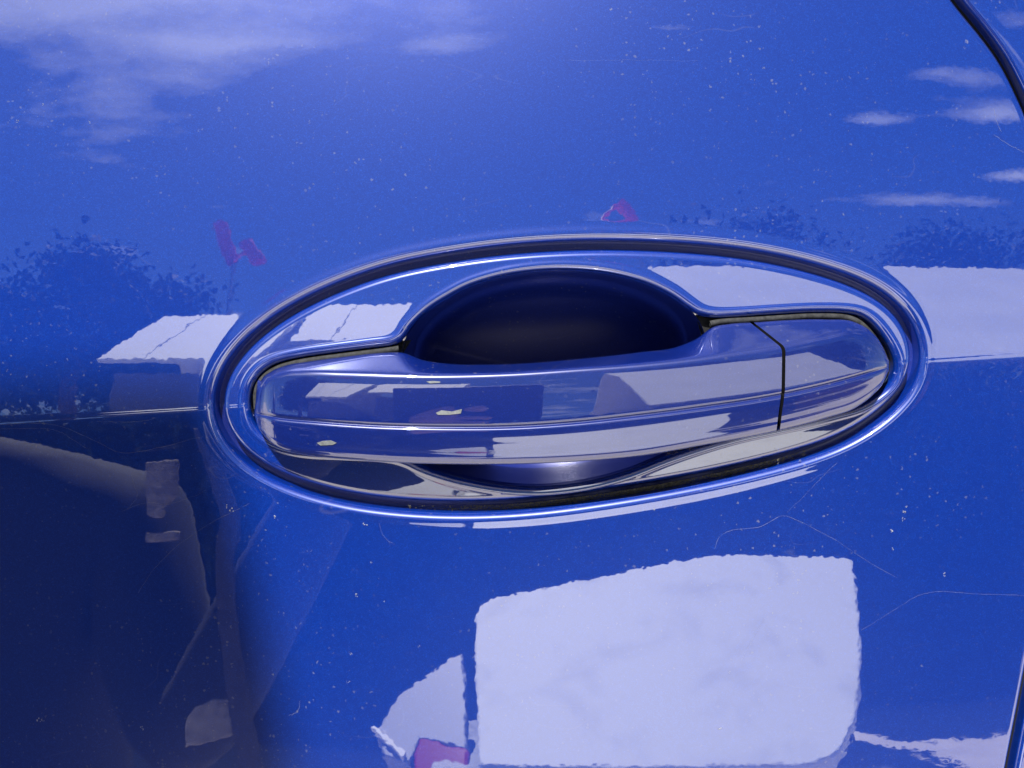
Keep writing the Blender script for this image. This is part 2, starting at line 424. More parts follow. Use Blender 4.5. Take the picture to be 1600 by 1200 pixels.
# ---- hollow for the fingers behind the handle
NB = 900
bowl = closed_curve([unproj_skin(*p) for p in BOWL], NB, 0.0014)
bn = normals2(bowl); bc = bowl.mean(0)
B_rows = []
INS = 0.0105
v_top, v_bot = bowl[:, 1].min(), bowl[:, 1].max()
def bowl_depth(uv):
    t = np.clip((uv[:, 1] - v_top) / (v_bot - v_top), 0, 1)
    return 0.050 * t ** 1.05                  # deepest low down, behind the bar
for a in np.linspace(0, math.pi / 2, 30):
    d = -0.0004 + INS * (1 - math.cos(a)); uv = bowl - bn * d
    w = np.clip(math.sin(a) * 1.6, 0, 1)
    B_rows.append(to_world(uv[:, 0], uv[:, 1], h_plate(bowl[:, 0], bowl[:, 1]) * 0.6 - 0.0024 - 0.0150 * math.sin(a) - bowl_depth(uv) * w))
floor_edge = bowl - bn * (INS - 0.0004)
h_e = h_plate(bowl[:, 0], bowl[:, 1]) * 0.6 - 0.0024
for f in np.linspace(0, 0.995, 30)[1:]:
    uv = floor_edge * (1 - f) + bc * f
    B_rows.append(to_world(uv[:, 0], uv[:, 1], h_e * (1 - f) + h_e.mean() * f - 0.0150 - bowl_depth(uv)))
grid_obj('finger_recess', np.array(B_rows), M_RECESS, door, closed=True, flip=True)

# ---- black backing seen in the slit round the handle (either side of the hollow)
for pts in ([(380,640),(380,600),(400,570),(450,552),(560,540),(640,532),(628,552),(620,590),(620,640),(626,680),(640,712),(560,712),(450,705),(400,680)],
            [(1090,485),(1160,487),(1270,480),(1350,488),(1400,540),(1410,575),(1380,622),(1300,655),(1200,676),(1080,702),(1078,690),(1102,640),(1108,580),(1104,535)]):
    uv = unproj(*np.array(pts, float).T)
    mesh_obj('slit_backing', to_world(uv[:, 0], uv[:, 1], h_door(uv[:, 0], uv[:, 1]) - 0.0055), [list(range(len(pts)))], M_BLACK, door, smooth=False)

# ---- tube helper
def tube(path, rad, seg=8):
    p = np.asarray(path, float); n = len(p); rad = np.broadcast_to(np.asarray(rad, float), (n,))
    t = np.gradient(p, axis=0); t /= np.linalg.norm(t, axis=1)[:, None] + 1e-12
    ref = N if abs(t[0] @ N) < 0.9 else XA
    out = []
    for i in range(n):
        a = np.cross(t[i], ref); a /= np.linalg.norm(a); b = np.cross(t[i], a)
        out.append([p[i] + rad[i] * (math.cos(k) * a + math.sin(k) * b) for k in np.linspace(0, 2 * math.pi, seg, endpoint=False)])
    return np.array(out)
# weathered grey seal along the upper edge of the slit
for seg_px in ([(398,640),(397,618),(402,600),(416,585),(440,573),(480,564),(540,556),(590,549.5),(622,545)],
               [(1112,506),(1135,502),(1170,500),(1220,497),(1270,494),(1320,495),(1347,503),(1368,523),(1385,550),(1391,572),(1386,592)]):
    px = open_curve(seg_px, 120); uv = unproj(px[:, 0], px[:, 1], -0.001)
    grid_obj('slit_seal', tube(to_world(uv[:, 0], uv[:, 1], h_plate(uv[:, 0], uv[:, 1]) - 0.0022), 0.0011, 10), M_SEAL, door, closed=True)

# ---- pull handle and lock cover, lofted from their traced feature lines
def curve_fn(pts):
    p = np.array(pts, float)
    xs, ys = p[:, 0], p[:, 1]
    m = np.gradient(ys, xs)
    def f(x):
        x = np.clip(x, xs[0], xs[-1]); i = np.clip(np.searchsorted(xs, x) - 1, 0, len(xs) - 2)
        hh = xs[i + 1] - xs[i]; t = (x - xs[i]) / hh
        return (2*t**3-3*t**2+1)*ys[i] + (t**3-2*t**2+t)*hh*m[i] + (-2*t**3+3*t**2)*ys[i+1] + (t**3-t**2)*hh*m[i+1]
    return f
Y_TOP = curve_fn([(398,640),(400,612),(408,594),(424,580),(446,571),(480,565),(540,557),(600,551),(630,551),(660,562),(700,568),(760,569.5),(820,567.5),(900,561),(1000,550),(1060,541),(1090,528),(1112,512),(1140,506),(1180,503.5),(1230,500),(1290,499),(1335,503),(1360,517),(1378,539),(1388,562)])
Y_RDG = curve_fn([(398,643),(402,624),(411,604),(424,591),(442,583),(470,580.5),(540,582),(620,585),(700,585),(800,582),(900,575.5),(1000,568.5),(1100,558.5),(1220,544),(1290,530),(1340,523),(1362,531),(1378,547),(1388,566)])
Y_MID = curve_fn([(398,646),(430,652),(500,659),(600,665.5),(700,667.5),(800,666.5),(900,660),(1000,649),(1100,636),(1220,617),(1300,599),(1388,574)])
Y_BOT = curve_fn([(398,652),(403,668),(412,682),(428,697),(450,707),(480,713),(550,720),(620,724.5),(700,727),(800,727),(900,723),(1000,714),(1100,697),(1215,675),(1290,655),(1340,637),(1365,618),(1380,600),(1388,582)])
def nose(x, x0, x1):
    """0 at the very end, 1 where the full section is reached"""
    t = np.clip((x - x0) / (x1 - x0), 0, 1); return np.sqrt(np.clip(1 - (1 - t) ** 2, 0, 1))
def bar_h(x):
    u = (x - 830.0) * PXM
    h = 0.0150 - 0.0062 * (u / 0.105) ** 2 - 0.0040 * (max(0.0, x - 1190.0) / 200.0) ** 2 - 0.0022 * (max(0.0, 520.0 - x) / 120.0) ** 2
    return h
def section(x, end):
    """list of (y pixel, height) knots and corner radii at pixel column x; `end` = 0..1 fullness of the nose"""
    yt, yr, ym, yb = Y_TOP(x), Y_RDG(x), Y_MID(x), Y_BOT(x)
    Hh = -0.002 + (bar_h(x) + 0.002) * end
    up = 0.0013 * end; g = 0.0010 * end
    gw = 4.2 * end
    lo = ym + (yb - ym) * 0.55
    return [(yt, -0.006), (yt, -0.0015 + 0.0015 * end), (yr, Hh), (ym - gw, Hh + up), (ym, Hh + up - g), (ym + gw * 0.9, Hh + up + 0.0001), (lo, Hh + up - 0.0003 * end), (yb - 1.5, Hh + up - 0.0016 * end), (yb - 2, Hh - 0.0045 * end), (yb - 12 * end, -0.006)]
RADII = [0, 0.0016, 0.0019, 0.0006, 0.0004, 0.0006, 0.006, 0.0016, 0.001, 0]
def round_poly(K, radii, nseg=6):
    out = [K[0]]
    for i in range(1, len(K) - 1):
        a, b, c = K[i - 1], K[i], K[i + 1]
        la = np.linalg.norm(a - b) + 1e-9; lc = np.linalg.norm(c - b) + 1e-9
        r = min(radii[i], 0.46 * la, 0.46 * lc)
        p0 = b + (a - b) / la * r; p2 = b + (c - b) / lc * r
        for t in np.linspace(0, 1, nseg): out.append((1 - t) ** 2 * p0 + 2 * t * (1 - t) * b + t * t * p2)
        # fill the flat with a few points, slightly bowed
        if i < len(K) - 2:
            d = K[i + 2]; ld = np.linalg.norm(d - c) + 1e-9; r2 = min(radii[i + 1], 0.46 * lc, 0.46 * ld)
            q = c + (b - c) / lc * r2
            for t in np.linspace(0, 1, 8)[1:-1]:
                out.append(p2 * (1 - t) + q * t + BOW[i] * 4 * t * (1 - t) * np.array([0, 0, 1.0]))
    out.append(K[-1])
    return np.array(out)
BOW = [0, 0.0001, 0.00012, 0, 0, 0.00008, 0.00008, 0, 0, 0]
def loft(xs, xshift, endf):
    rows = []
    for s in xs:
        kn = section(*endf(s)[:2]) if False else None
        x_, e_ = endf(s)
        K = []
        for j, (y, h) in enumerate(section(x_, e_)):
            xx = x_ + xshift(s, j)
            if xshift(s, j): y = section(xx, e_)[j][0]
            uv = unproj(xx, y, h); K.append([uv[0], uv[1], h])
        rows.append(round_poly(np.array(K), RADII))
    A = np.array(rows)
    return to_world(A[..., 0], A[..., 1], A[..., 2])
SL = [-50, -50, 0, -1, -2, -2, -6, -9, -9, -9]       # the parting line leans over the handle's top
def end_left(s): return s, float(nose(s, 397.0, 432.0))
def end_right(s): return s, float(nose(-s, -1389.0, -1352.0))
xs = np.concatenate([397.5 + 36 * (1 - np.cos(np.linspace(0.02, math.pi / 2, 34))), np.linspace(434, 1222, 260)[1:]])
Gh = loft(xs, lambda s, j: SL[j] * max(0.0, (s - 1040.0) / 182.0) ** 1.0 if s > 1040 else 0.0, end_left)
handle = grid_obj('pull_handle', Gh, M_HPAINT, door, closed=True)
xs2 = np.concatenate([np.linspace(1227.5, 1351, 90), 1389.0 - 38 * (1 - np.sin(np.linspace(0, math.pi / 2 - 0.02, 34)))[1:]])
Gc = loft(xs2, lambda s, j: SL[j] * max(0.0, (1352 - s) / 124.5) if s < 1352 else 0.0, end_right)
cover = grid_obj('lock_cover', Gc, M_HPAINT, door, closed=True)
# end walls inside the parting line
for nm, ring in (('pull_handle', Gh[-1]), ('lock_cover', Gc[0])):
    pass
mesh_obj('parting_wall', np.vstack([Gh[-1], Gh[-1].mean(0)[None] - N * 0.004]), [[i, i + 1, len(Gh[-1])] for i in range(len(Gh[-1]) - 1)], M_BLACK, handle, smooth=False)
mesh_obj('parting_wall', np.vstack([Gc[0], Gc[0].mean(0)[None] - N * 0.004]), [[i, i + 1, len(Gc[0])] for i in range(len(Gc[0]) - 1)], M_BLACK, cover, smooth=False)

# ---- rubber in the shut line and the body panel behind it
gt = np.gradient(gap_uv, axis=0); gt /= np.linalg.norm(gt, axis=1)[:, None]
gno = np.stack([-gt[:, 1], gt[:, 0]], -1)
if gno[200, 0] < 0: gno = -gno
GAPW = 0.0038
rr = []
for d, hh in ((-0.004, -0.0070), (0.0, -0.0062), (GAPW * 0.5, -0.0078), (GAPW, -0.0062), (GAPW + 0.004, -0.0070)):
    uv = gap_uv + gno * d; rr.append(to_world(uv[:, 0], uv[:, 1], h_door(uv[:, 0], uv[:, 1]) + hh))
grid_obj('door_seal', np.array(rr), M_BLACK, door)
rear = empty('body_panel', O.tolist(), 'blue body panel beyond the curved black shut line of the door', 'car panel')
rr = []
uv = gap_uv + gno * (GAPW - 0.0002); rr.append(to_world(uv[:, 0], uv[:, 1], h_door(uv[:, 0], uv[:, 1]) - 0.010))
for d in np.concatenate([ER * (1 - np.cos(np.linspace(0, math.pi / 2, 12))), np.linspace(ER, 0.20, 60)[1:]]):
    uv = gap_uv + gno * (GAPW + d); rr.append(to_world(uv[:, 0], uv[:, 1], h_door(uv[:, 0], uv[:, 1]) + float(lip(d, ER))))
grid_obj('panel_skin', np.array(rr), M_PAINT, rear)

# ---- moss and dirt caught in the lower groove and under the handle
def crumbs(name, spots, mat, parent):
    vs, fs = [], []
    for p, r in spots:
        b = len(vs); q = np.random.normal(size=(3, 3)); q, _ = np.linalg.qr(q)
        for k in range(3):
            vs += [p + q[k] * r * random.uniform(0.5, 1.2), p - q[k] * r * random.uniform(0.5, 1.2)]
        for a in (0, 1):
            for c in (2, 3):
                for e in (4, 5): fs.append((b + a, b + c, b + e) if (a + c + e) % 2 else (b + a, b + e, b + c))
    ob = mesh_obj(name, np.array(vs), fs, mat, parent, smooth=False); ob['kind'] = 'stuff'; return ob
gpx = open_curve([(640,795.5),(700,796.5),(790,794.5),(880,786),(1000,768.5),(1120,745.5),(1210,724.5),(1260,710)], 600)
spots = []
for k in range(5200):
    i = int(np.clip(random.gauss(330, 120) if random.random() < 0.75 else random.uniform(60, 590), 0, 599))
    dens = 0.5 + 0.5 * math.sin(i * 0.061) * math.sin(i * 0.023 + 1.0)
    if random.random() > 0.25 + dens: continue
    a = random.random()
    p = gpx[i] + np.array([random.gauss(0, 1.2), -4.5 + 8.5 * a ** 1.3])
    uv = unproj(p[0], p[1], -0.0012)
    hgt = h_plate(uv[0], uv[1]) - 0.0008 - 0.0014 * a + random.uniform(0, 0.0008)
    spots.append((to_world(uv[0], uv[1], hgt), random.uniform(0.00012, 0.00034)))
crumbs('moss', spots, M_MOSS, door)
spots = []
for k in range(520):
    if random.random() < 0.5: p = (random.gauss(1332, 22), 0); p = (p[0], 645 - (p[0] - 1332) * 0.42 + abs(random.gauss(0, 5)))
    else:
        x = random.uniform(450, 640) if random.random() < 0.6 else random.uniform(1040, 1120); p = (x, float(Y_BOT(np.float64(x))) + 1 + abs(random.gauss(0, 5)))
    uv = unproj(*p); spots.append((to_world(uv[0], uv[1], h_plate(uv[0], uv[1]) + 0.00008), random.uniform(0.00005, 0.00016)))
crumbs('dirt', spots, M_DIRT, door)

# ---- threads, scratches and flecks that lie on the paint
def on_door(px, py):
    h = 0.0
    for _ in range(5):
        uv = unproj(px, py, h); h = float(h_door(uv[0], uv[1]))
    return to_world(uv[0], uv[1], h)
M_THREAD = simple_mat('pale_thread', (0.24, 0.25, 0.30), rough=0.8, spec=0.2, scale=200, var=0.3)
for k, (pts, r) in enumerate([([(-20,664),(60,660),(100,667),(150,690),(190,708),(240,701),(300,686),(318,683)], 7e-5), ([(-20,670),(50,669),(95,675),(140,702)], 5e-5),
        ([(1116,858),(1125,838),(1150,828),(1185,825),(1205,816),(1226,808),(1262,822),(1310,848),(1345,872),(1400,902)], 7e-5),
        ([(216,926),(250,880),(300,835),(350,806),(392,784)], 6e-5), ([(190,800),(230,788),(262,790),(300,778),(320,768)], 5e-5), ([(1345,985),(1398,952),(1450,926),(1520,928),(1620,931)], 5e-5),
        ([(1553,170),(1557,188),(1565,204)], 9e-5), ([(1553,211),(1572,224),(1603,237)], 1e-4), ([(1158,1032),(1175,1000),(1194,966)], 5e-5), ([(1230,800),(1180,850),(1290,740)][::2] + [(1330,702)], 4e-5),
        ([(205,742),(215,775),(200,800)], 5e-5), ([(590,812),(598,838),(612,850)], 6e-5), ([(452,1118),(466,1108),(470,1092)], 9e-5), ([(1090,95),(1000,92),(880,92)], 3e-5), ([(240,655),(200,660),(150,664)], 6e-5)]):
    c = open_curve(pts, 60); c += np.cumsum(np.random.normal(0, 0.28, c.shape), 0)
    path = np.array([on_door(*q) for q in c]) + N * 0.00003
    grid_obj('thread', tube(path, 0.38 * r * np.random.uniform(0.4, 1.2, 60), 5), M_THREAD, door, closed=True)
spots = []
for x, y, r in [(140,190,3),(68,163,2.4),(28,190,3),(1413,800,5),(1417,792,4),(1412,812,3.4),(1393,830,4),(1395,857,3),(1022,797,3.4),(555,930,4),(548,1022,3),(545,1065,3),(223,1137,3.5),(60,1124,4),(66,1126,3.5),(1360,690,3),(362,797,5),(355,790,3.5),(430,806,4),(1475,897,3),(1440,1040,2.5),(1250,720,3),(570,818,4),(580,880,2.6),(600,940,2.4),(655,1010,2.4),(1125,1138,3.5),(1140,1050,2),(415,828,2),(700,1050,2)]:
    for q in range(5):
        spots.append((on_door(x + random.gauss(0, r * 0.4), y + random.gauss(0, r * 0.4)) + N * 0.00003, r * PXM * random.uniform(0.16, 0.40)))
for q in range(380):
    x, y = random.uniform(0, 1600), random.uniform(0, 1200)
    uv = unproj(x, y)
    if ((x - 885) / 580) ** 2 + ((y - 597) / 235) ** 2 < 1: continue
    spots.append((on_door(x, y) + N * 0.00002, random.uniform(0.00005, 0.00014)))
flecks = crumbs('dust_flecks', spots, M_THREAD, door)
# chipped paint on the bar
def proj(p):
    d = p - CAM; z = d @ C_F; return np.stack([800 + FPX * (d @ XA) / z, 600 - FPX * (d @ C_U) / z], -1)
gh_px = proj(Gh.reshape(-1, 3)); gh_flat = Gh.reshape(-1, 3); front = (gh_flat - O) @ N > 0.004
def on_bar(x, y):
    d = np.linalg.norm(gh_px - [x, y], axis=1) + (~front) * 1e4; i = np.argsort(d)[:4]; w = 1 / (d[i] + 0.05)
    q = (gh_flat[i] * w[:, None]).sum(0) / w.sum(); k = ((q - CAM) @ N); dirv = C_F + (x - 800) / FPX * XA - (y - 600) / FPX * C_U
    return CAM + dirv * (k / (dirv @ N))
M_CHIP = simple_mat('pale_primer', (0.15, 0.16, 0.175), rough=0.8, spec=0.2, scale=900, var=0.25)
for poly in ([(495,692),(504,689),(517,688),(526,692),(520,695),(501,696)], [(681,645),(690,641),(706,643),(722,639),(720,646),(702,648),(684,648)], [(666,596),(676,595),(688,596),(688,598),(672,599)]):
    slab_pts = np.array([on_bar(*q) for q in poly]) + N * 0.00022
    m_ = len(poly); vs = np.vstack([slab_pts, slab_pts - N * 0.0004])
    mesh_obj('paint_chip', vs, [list(range(m_))] + [[i, i + m_, (i + 1) % m_ + m_, (i + 1) % m_] for i in range(m_)], M_CHIP, handle, smooth=False)

# ----------------------------------------------------------------- what the paint mirrors: the yard behind the photographer
def mirror_ray(px, py):
    """where the door skin sends the view through a pixel: start point and direction"""
    h = 0.0
    for _ in range(6):
        uv = unproj(px, py, h); h = float(h_door(uv[0], uv[1]))
    p = to_world(uv[0], uv[1], h); e = 1e-5
    hu = (h_door(uv[0] + e, uv[1]) - h_door(uv[0] - e, uv[1])) / 2 / e; hv = (h_door(uv[0], uv[1] + e) - h_door(uv[0], uv[1] - e)) / 2 / e
    n = N - hu * U - hv * V; n /= np.linalg.norm(n)
    d = p - CAM; d /= np.linalg.norm(d)
    return p, d - 2 * (d @ n) * n
def on_plane(px, py, A, n):
    p, r = mirror_ray(px, py); k = ((A - p) @ n) / (r @ n); return p + k * r
def slab(name, pts, n, thick, mat, parent, bevel=0.0):
    """a flat polygon given real thickness"""
    pts = np.asarray(pts, float); m = len(pts); n = np.asarray(n, float) / np.linalg.norm(n)
    vs = np.vstack([pts, pts - n * thick]); fs = [list(range(m)), list(range(2 * m - 1, m - 1, -1))] + [[i, i + m, (i + 1) % m + m, (i + 1) % m] for i in range(m)]
    ob = mesh_obj(name, vs, fs, mat, parent, smooth=False)
    if bevel:
        b = ob.modifiers.new('bevel', 'BEVEL'); b.width = bevel; b.segments = 3
    return ob
def box(name, lo, hi, mat, parent, bevel=0.01):
    (x0, y0, z0), (x1, y1, z1) = lo, hi
    return slab(name, [(x0, y0, z1), (x1, y0, z1), (x1, y1, z1), (x0, y1, z1)], (0, 0, 1), z1 - z0, mat, parent, bevel)
def lathe(name, prof, c, axis, mat, parent, seg=36):
    """profile of (radius, along) turned about an axis through c"""
    ax = np.array(axis, float); a = np.cross(ax, [0, 0, 1.0]); a /= np.linalg.norm(a); b = np.cross(ax, a)
    G = np.array([[np.array(c) + ax * s + r * (math.cos(k) * a + math.sin(k) * b) for k in np.linspace(0, 2 * math.pi, seg, endpoint=False)] for r, s in prof])
    return grid_obj(name, G, mat, parent, closed=True)

M_GROUND = simple_mat('sunlit_concrete', (0.46, 0.43, 0.40), rough=0.9, spec=0.2, scale=1.4, var=0.22)
M_WHITE = simple_mat('white_lacquer', (0.80, 0.80, 0.80), rough=0.5, spec=0.3, scale=3.0, var=0.05)
def grimy(name, col):
    m, n, l, b = new_mat(name); geo = nd(n, 'ShaderNodeNewGeometry'); P = geo.outputs['Position']
    smear = ramp(n, l, noise(n, l, P, 5.5, 5.0, 0.6, 0.6), [(0.50, col), (0.70, tuple(c * 0.84 for c in col))])
    l.new(smear, b.inputs['Base Color']); b.inputs['Roughness'].default_value = 0.6; b.inputs['Specular IOR Level'].default_value = 0.25
    return m
M_LID = grimy('grimy_white_lacquer', (0.80, 0.81, 0.81))
M_ROOF = simple_mat('white_sheet_roof', (0.82, 0.82, 0.81), rough=0.7, spec=0.2, scale=0.8, var=0.07)
M_WALL = simple_mat('brown_render', (0.17, 0.15, 0.13), rough=0.9, spec=0.2, scale=2.0, var=0.1)
M_RED = simple_mat('red_steel', (0.62, 0.05, 0.04), rough=0.5, spec=0.3, scale=4.0, var=0.15)
M_LEAF = simple_mat('dark_leaves', (0.018, 0.032, 0.012), rough=0.8, spec=0.2, scale=3.0, var=0.5)
M_BARK = simple_mat('bark', (0.10, 0.075, 0.05), rough=0.95, spec=0.1, scale=12, var=0.4)
M_STEEL = simple_mat('galvanised_steel', (0.35, 0.36, 0.37), rough=0.45, metallic=0.8, scale=20)
M_GREY = simple_mat('pale_grey_panel', (0.30, 0.31, 0.34), rough=0.5, spec=0.3, scale=3.0, var=0.06)
m, n_, l_, b_ = new_mat('tail_lamp_red'); b_.inputs['Base Color'].default_value = (0.30, 0.002, 0.008, 1); b_.inputs['Roughness'].default_value = 0.15; M_LAMP = m

# ground
gz = mesh_obj('ground', [(-150, -300, 0), (150, -300, 0), (150, 3, 0), (-150, 3, 0)], [[0, 1, 2, 3]], M_GROUND, None, smooth=False)
gz['kind'] = 'structure'


# ---- white trailer with a sloping lid, parked across the yard
LA = np.array([0.45, -2.15, 0.36]); LN = np.array([-0.15, 0.50, 0.85]); LN /= np.linalg.norm(LN)
trailer = empty('trailer', (0.45, -2.6, 0.0), 'white box trailer with sloping lid and red tail lamp on pale ground', 'trailer')
lid_px = [(748,1196),(744,1100),(741,1000),(742,962),(752,945),(775,932),(850,918),(950,898),(1050,878),(1120,867),(1180,866),(1260,869),(1322,869),(1331,874),(1338,910),(1345,1000),(1344,1070),(1336,1120),(1322,1155),(1305,1180),(1270,1194)]
slab('lid', [on_plane(x, y, LA, LN) for x, y in lid_px], LN, 0.05, M_LID, trailer, 0.008)
side_px = [(588,1142),(622,1085),(662,1058),(702,1030),(722,1022),(727,1060),(729,1172),(690,1160),(655,1152),(640,1190),(600,1180)]
LB = LA - LN * 0.03
slab('wing', [on_plane(x, y, LB, LN) for x, y in side_px], LN, 0.05, M_GREY, trailer, 0.006)
slab('tail_lamp', [on_plane(x, y, LB, LN) for x, y in [(656,1150),(690,1160),(733,1170),(730,1200),(700,1215),(648,1215),(645,1180)]], LN, 0.06, M_LAMP, trailer, 0.01)
slab('trim_strip', [on_plane(x, y, LB + LN * 0.012, LN) for x, y in [(578,1136),(586,1132),(636,1176),(628,1182)]], LN, 0.02, M_WHITE, trailer, 0.003)
box('chassis', (-0.25, -3.05, 0.26), (1.10, -2.20, 0.33), M_STEEL, trailer)
for sx in (0.02, 0.88):
    wh = lathe('wheel', [(0.02, -0.07), (0.17, -0.08), (0.25, -0.085), (0.27, -0.05), (0.27, 0.05), (0.25, 0.085), (0.17, 0.08), (0.02, 0.07)], (sx, -2.75, 0.27), (1, 0, 0), M_BLACK, trailer)
    lathe('rim', [(0.01, -0.09), (0.10, -0.095), (0.16, -0.084), (0.16, 0.084), (0.10, 0.095), (0.01, 0.09)], (sx, -2.75, 0.27), (1, 0, 0), M_STEEL, wh)
grid_obj('drawbar', tube([(0.42, -3.0, 0.30), (0.42, -3.6, 0.32), (0.42, -4.1, 0.36)], 0.03), M_STEEL, trailer, closed=True)

# ---- clipped hedge across the yard
def leaves(name, centres, size, mat, parent=None):
    c = np.asarray(centres); k = len(c)
    a = np.random.normal(size=(k, 3)); a /= np.linalg.norm(a, axis=1)[:, None]
    b = np.cross(a, np.random.normal(size=(k, 3))); b /= np.linalg.norm(b, axis=1)[:, None]
    s = size * np.random.uniform(0.6, 1.3, (k, 1))
    q = np.stack([c + a * s, c + b * s * 0.5, c - a * s, c - b * s * 0.5], 1).reshape(-1, 3)
    return mesh_obj(name, q, np.arange(4 * k).reshape(k, 4), mat, parent, smooth=False)
M_CORE = simple_mat('hedge_core', (0.012, 0.016, 0.008), rough=1.0, spec=0.0)
def make_hedge(x0, x1, yf, top, k, label):
    hd = empty('hedge', ((x0 + x1) / 2, yf - 0.35, 0), label, 'hedge')
    box('branch_core', (x0, yf - 0.7, 0.02), (x1, yf - 0.05, top - 0.1), M_CORE, hd, 0.08)
    hx = np.random.uniform(x0 - 0.1, x1 + 0.1, k); face = np.random.rand(k)
    hy = np.where(face < 0.7, yf + np.random.normal(0, 0.04, k), np.random.uniform(yf - 0.75, yf, k))
    hz = np.where(face < 0.7, np.random.uniform(0.02, top, k), top - 0.05 + np.random.normal(0, 0.04, k) + 0.06 * np.sin(hx * 2.1) * np.sin(hx * 0.7))
    leaves('foliage', np.stack([hx, hy, hz], -1), 0.05, M_LEAF, hd)
make_hedge(-9.0, 1.62, -4.15, 1.75, 26000, 'long dark green clipped hedge across the yard')
make_hedge(1.75, 3.5, -5.2, 2.0, 9000, 'short taller clipped hedge between the long hedge and fence')

# ---- two sheds with white sheet roofs behind the hedge
def shed(name, x0, x1, y0, y1, ze, zr, label):
    s = empty(name, ((x0 + x1) / 2, y0, 0), label, 'shed')
    box('wall', (x0 + 0.15, y1 - (y0 - y1) * 1.0, 0), (x1 - 0.15, y0 - 0.2, ze - 0.12), M_WALL, s, 0.01)
    for ya, yb in ((y0, y1), (2 * y1 - y0, y1)):
        nn = np.cross([1, 0, 0], [0, yb - ya, zr - ze]); nn = nn / np.linalg.norm(nn); nn = nn if nn[2] > 0 else -nn
        rf = slab('roof_slope', [(x0, ya, ze), (x1, ya, ze), (x1, yb - (0.003 if ya < yb else -0.003), zr), (x0, yb - (0.003 if ya < yb else -0.003), zr)], nn, 0.06, M_ROOF, s)
        if ya == y0:
            for q in np.arange(x0 + 0.5, x1 - 0.1, 0.9):
                d = np.array([0, yb - ya, zr - ze]); a = np.array([q, ya, ze]) + nn * 0.012
                slab('standing_seam', [a, a + [0.03, 0, 0], a + [0.03, 0, 0] + d * 0.99, a + d * 0.99], nn, 0.02, M_ROOF, rf)
    return s
shed('long_shed', 1.9, 8.9, -8.0, -12.6, 2.95, 6.75, 'long brown walled shed with wide white sheet metal roof behind hedge')
shed('cabin', -2.7, -1.1, -9.0, -10.4, 4.1, 5.15, 'narrow tall brown cabin with white sheet metal roof between sheds')
shed('small_shed', -4.5, -2.7, -8.0, -9.6, 3.55, 4.7, 'small brown walled shed with narrow white sheet metal roof behind hedge')

# ---- brown board fence at the end of the hedge
fen = empty('fence', (8.5, -5.6, 0), 'brown wooden board fence running on from the hedge', 'fence')
M_WOOD = simple_mat('brown_boards', (0.20, 0.10, 0.055), rough=0.85, spec=0.2, scale=6.0, var=0.4)
for q in np.arange(3.6, 13.0, 0.42):
    box('board', (q, -5.62 - 0.01 * random.random(), 0.06), (q + 0.38, -5.58, 1.55 + random.uniform(-0.03, 0.03)), M_WOOD, fen, 0.004)
for zz in (0.4, 1.2): box('rail', (3.6, -5.68, zz), (13.2, -5.635, zz + 0.09), M_WOOD, fen, 0.004)

# ---- trees beyond the sheds
def tree(x, y, zc, rx, rz, k, label):
    t = empty('tree', (x, y, 0), label, 'tree', 'trees beyond the sheds')
    p = np.array([[x, y, 0], [x + 0.1, y, zc * 0.4], [x - 0.1, y + 0.1, zc * 0.8], [x, y, zc + rz * 0.4]])
    grid_obj('trunk', tube(p, [0.3, 0.24, 0.16, 0.04], 10), M_BARK, t, closed=True)
    cl = np.random.normal(size=(26, 3)); cl /= np.linalg.norm(cl, axis=1)[:, None]; cl *= np.random.uniform(0.45, 0.85, (26, 1))
    i = np.random.randint(0, 26, k); q = cl[i] + np.random.normal(0, 0.17, (k, 3))
    leaves('crown', np.array([x, y, zc]) + q * [rx, rx, rz], 0.10, M_LEAF, t)
tree(-8.6, -15.0, 6.4, 2.6, 1.9, 20000, 'broad dark tree beside the small shed')
for i, (x, y, zc, rx, rz) in enumerate([(6.0, -20, 8.9, 3.2, 2.3), (11.0, -21, 9.2, 3.4, 2.6), (16.5, -20, 9.2, 3.5, 2.6), (22.0, -22, 9.6, 3.6, 2.8)]):
    tree(x, y, zc, rx, rz, 16000, ['smallest dark tree in the row behind the long shed', 'second dark tree in the row behind the long shed', 'third dark tree in the row behind the long shed', 'tallest dark tree ending the row behind the long shed'][i])

# ---- red steel crane arms above the roofs
for pts, lab in (([((343,350),(363,408),0.16), ((385,380),(405,410),0.16), ((364,406),(386,392),0.06)], 'red steel loading crane arm behind the small shed'),
                 ([((966,316),(1002,356),0.14), ((962,322),(922,356),0.05)], 'red steel loading crane arm beside the long shed')):
    A = np.array([0, -16.0, 0.0]); nn = np.array([0, 1.0, 0])
    q0 = on_plane(*pts[0][1], A, nn)
    c = empty('crane', (q0[0], -16.3, 0), lab, 'crane')
    grid_obj('mast', tube([(q0[0], -16.3, 0), (q0[0], -16.3, q0[2] * 0.5), (q0[0], -16.1, q0[2])], 0.05), M_STEEL, c, closed=True)
    for a, b, r in pts:
        grid_obj('arm', tube(np.linspace(on_plane(*a, A, nn), on_plane(*b, A, nn), 3), r, 8), M_RED, c, closed=True)

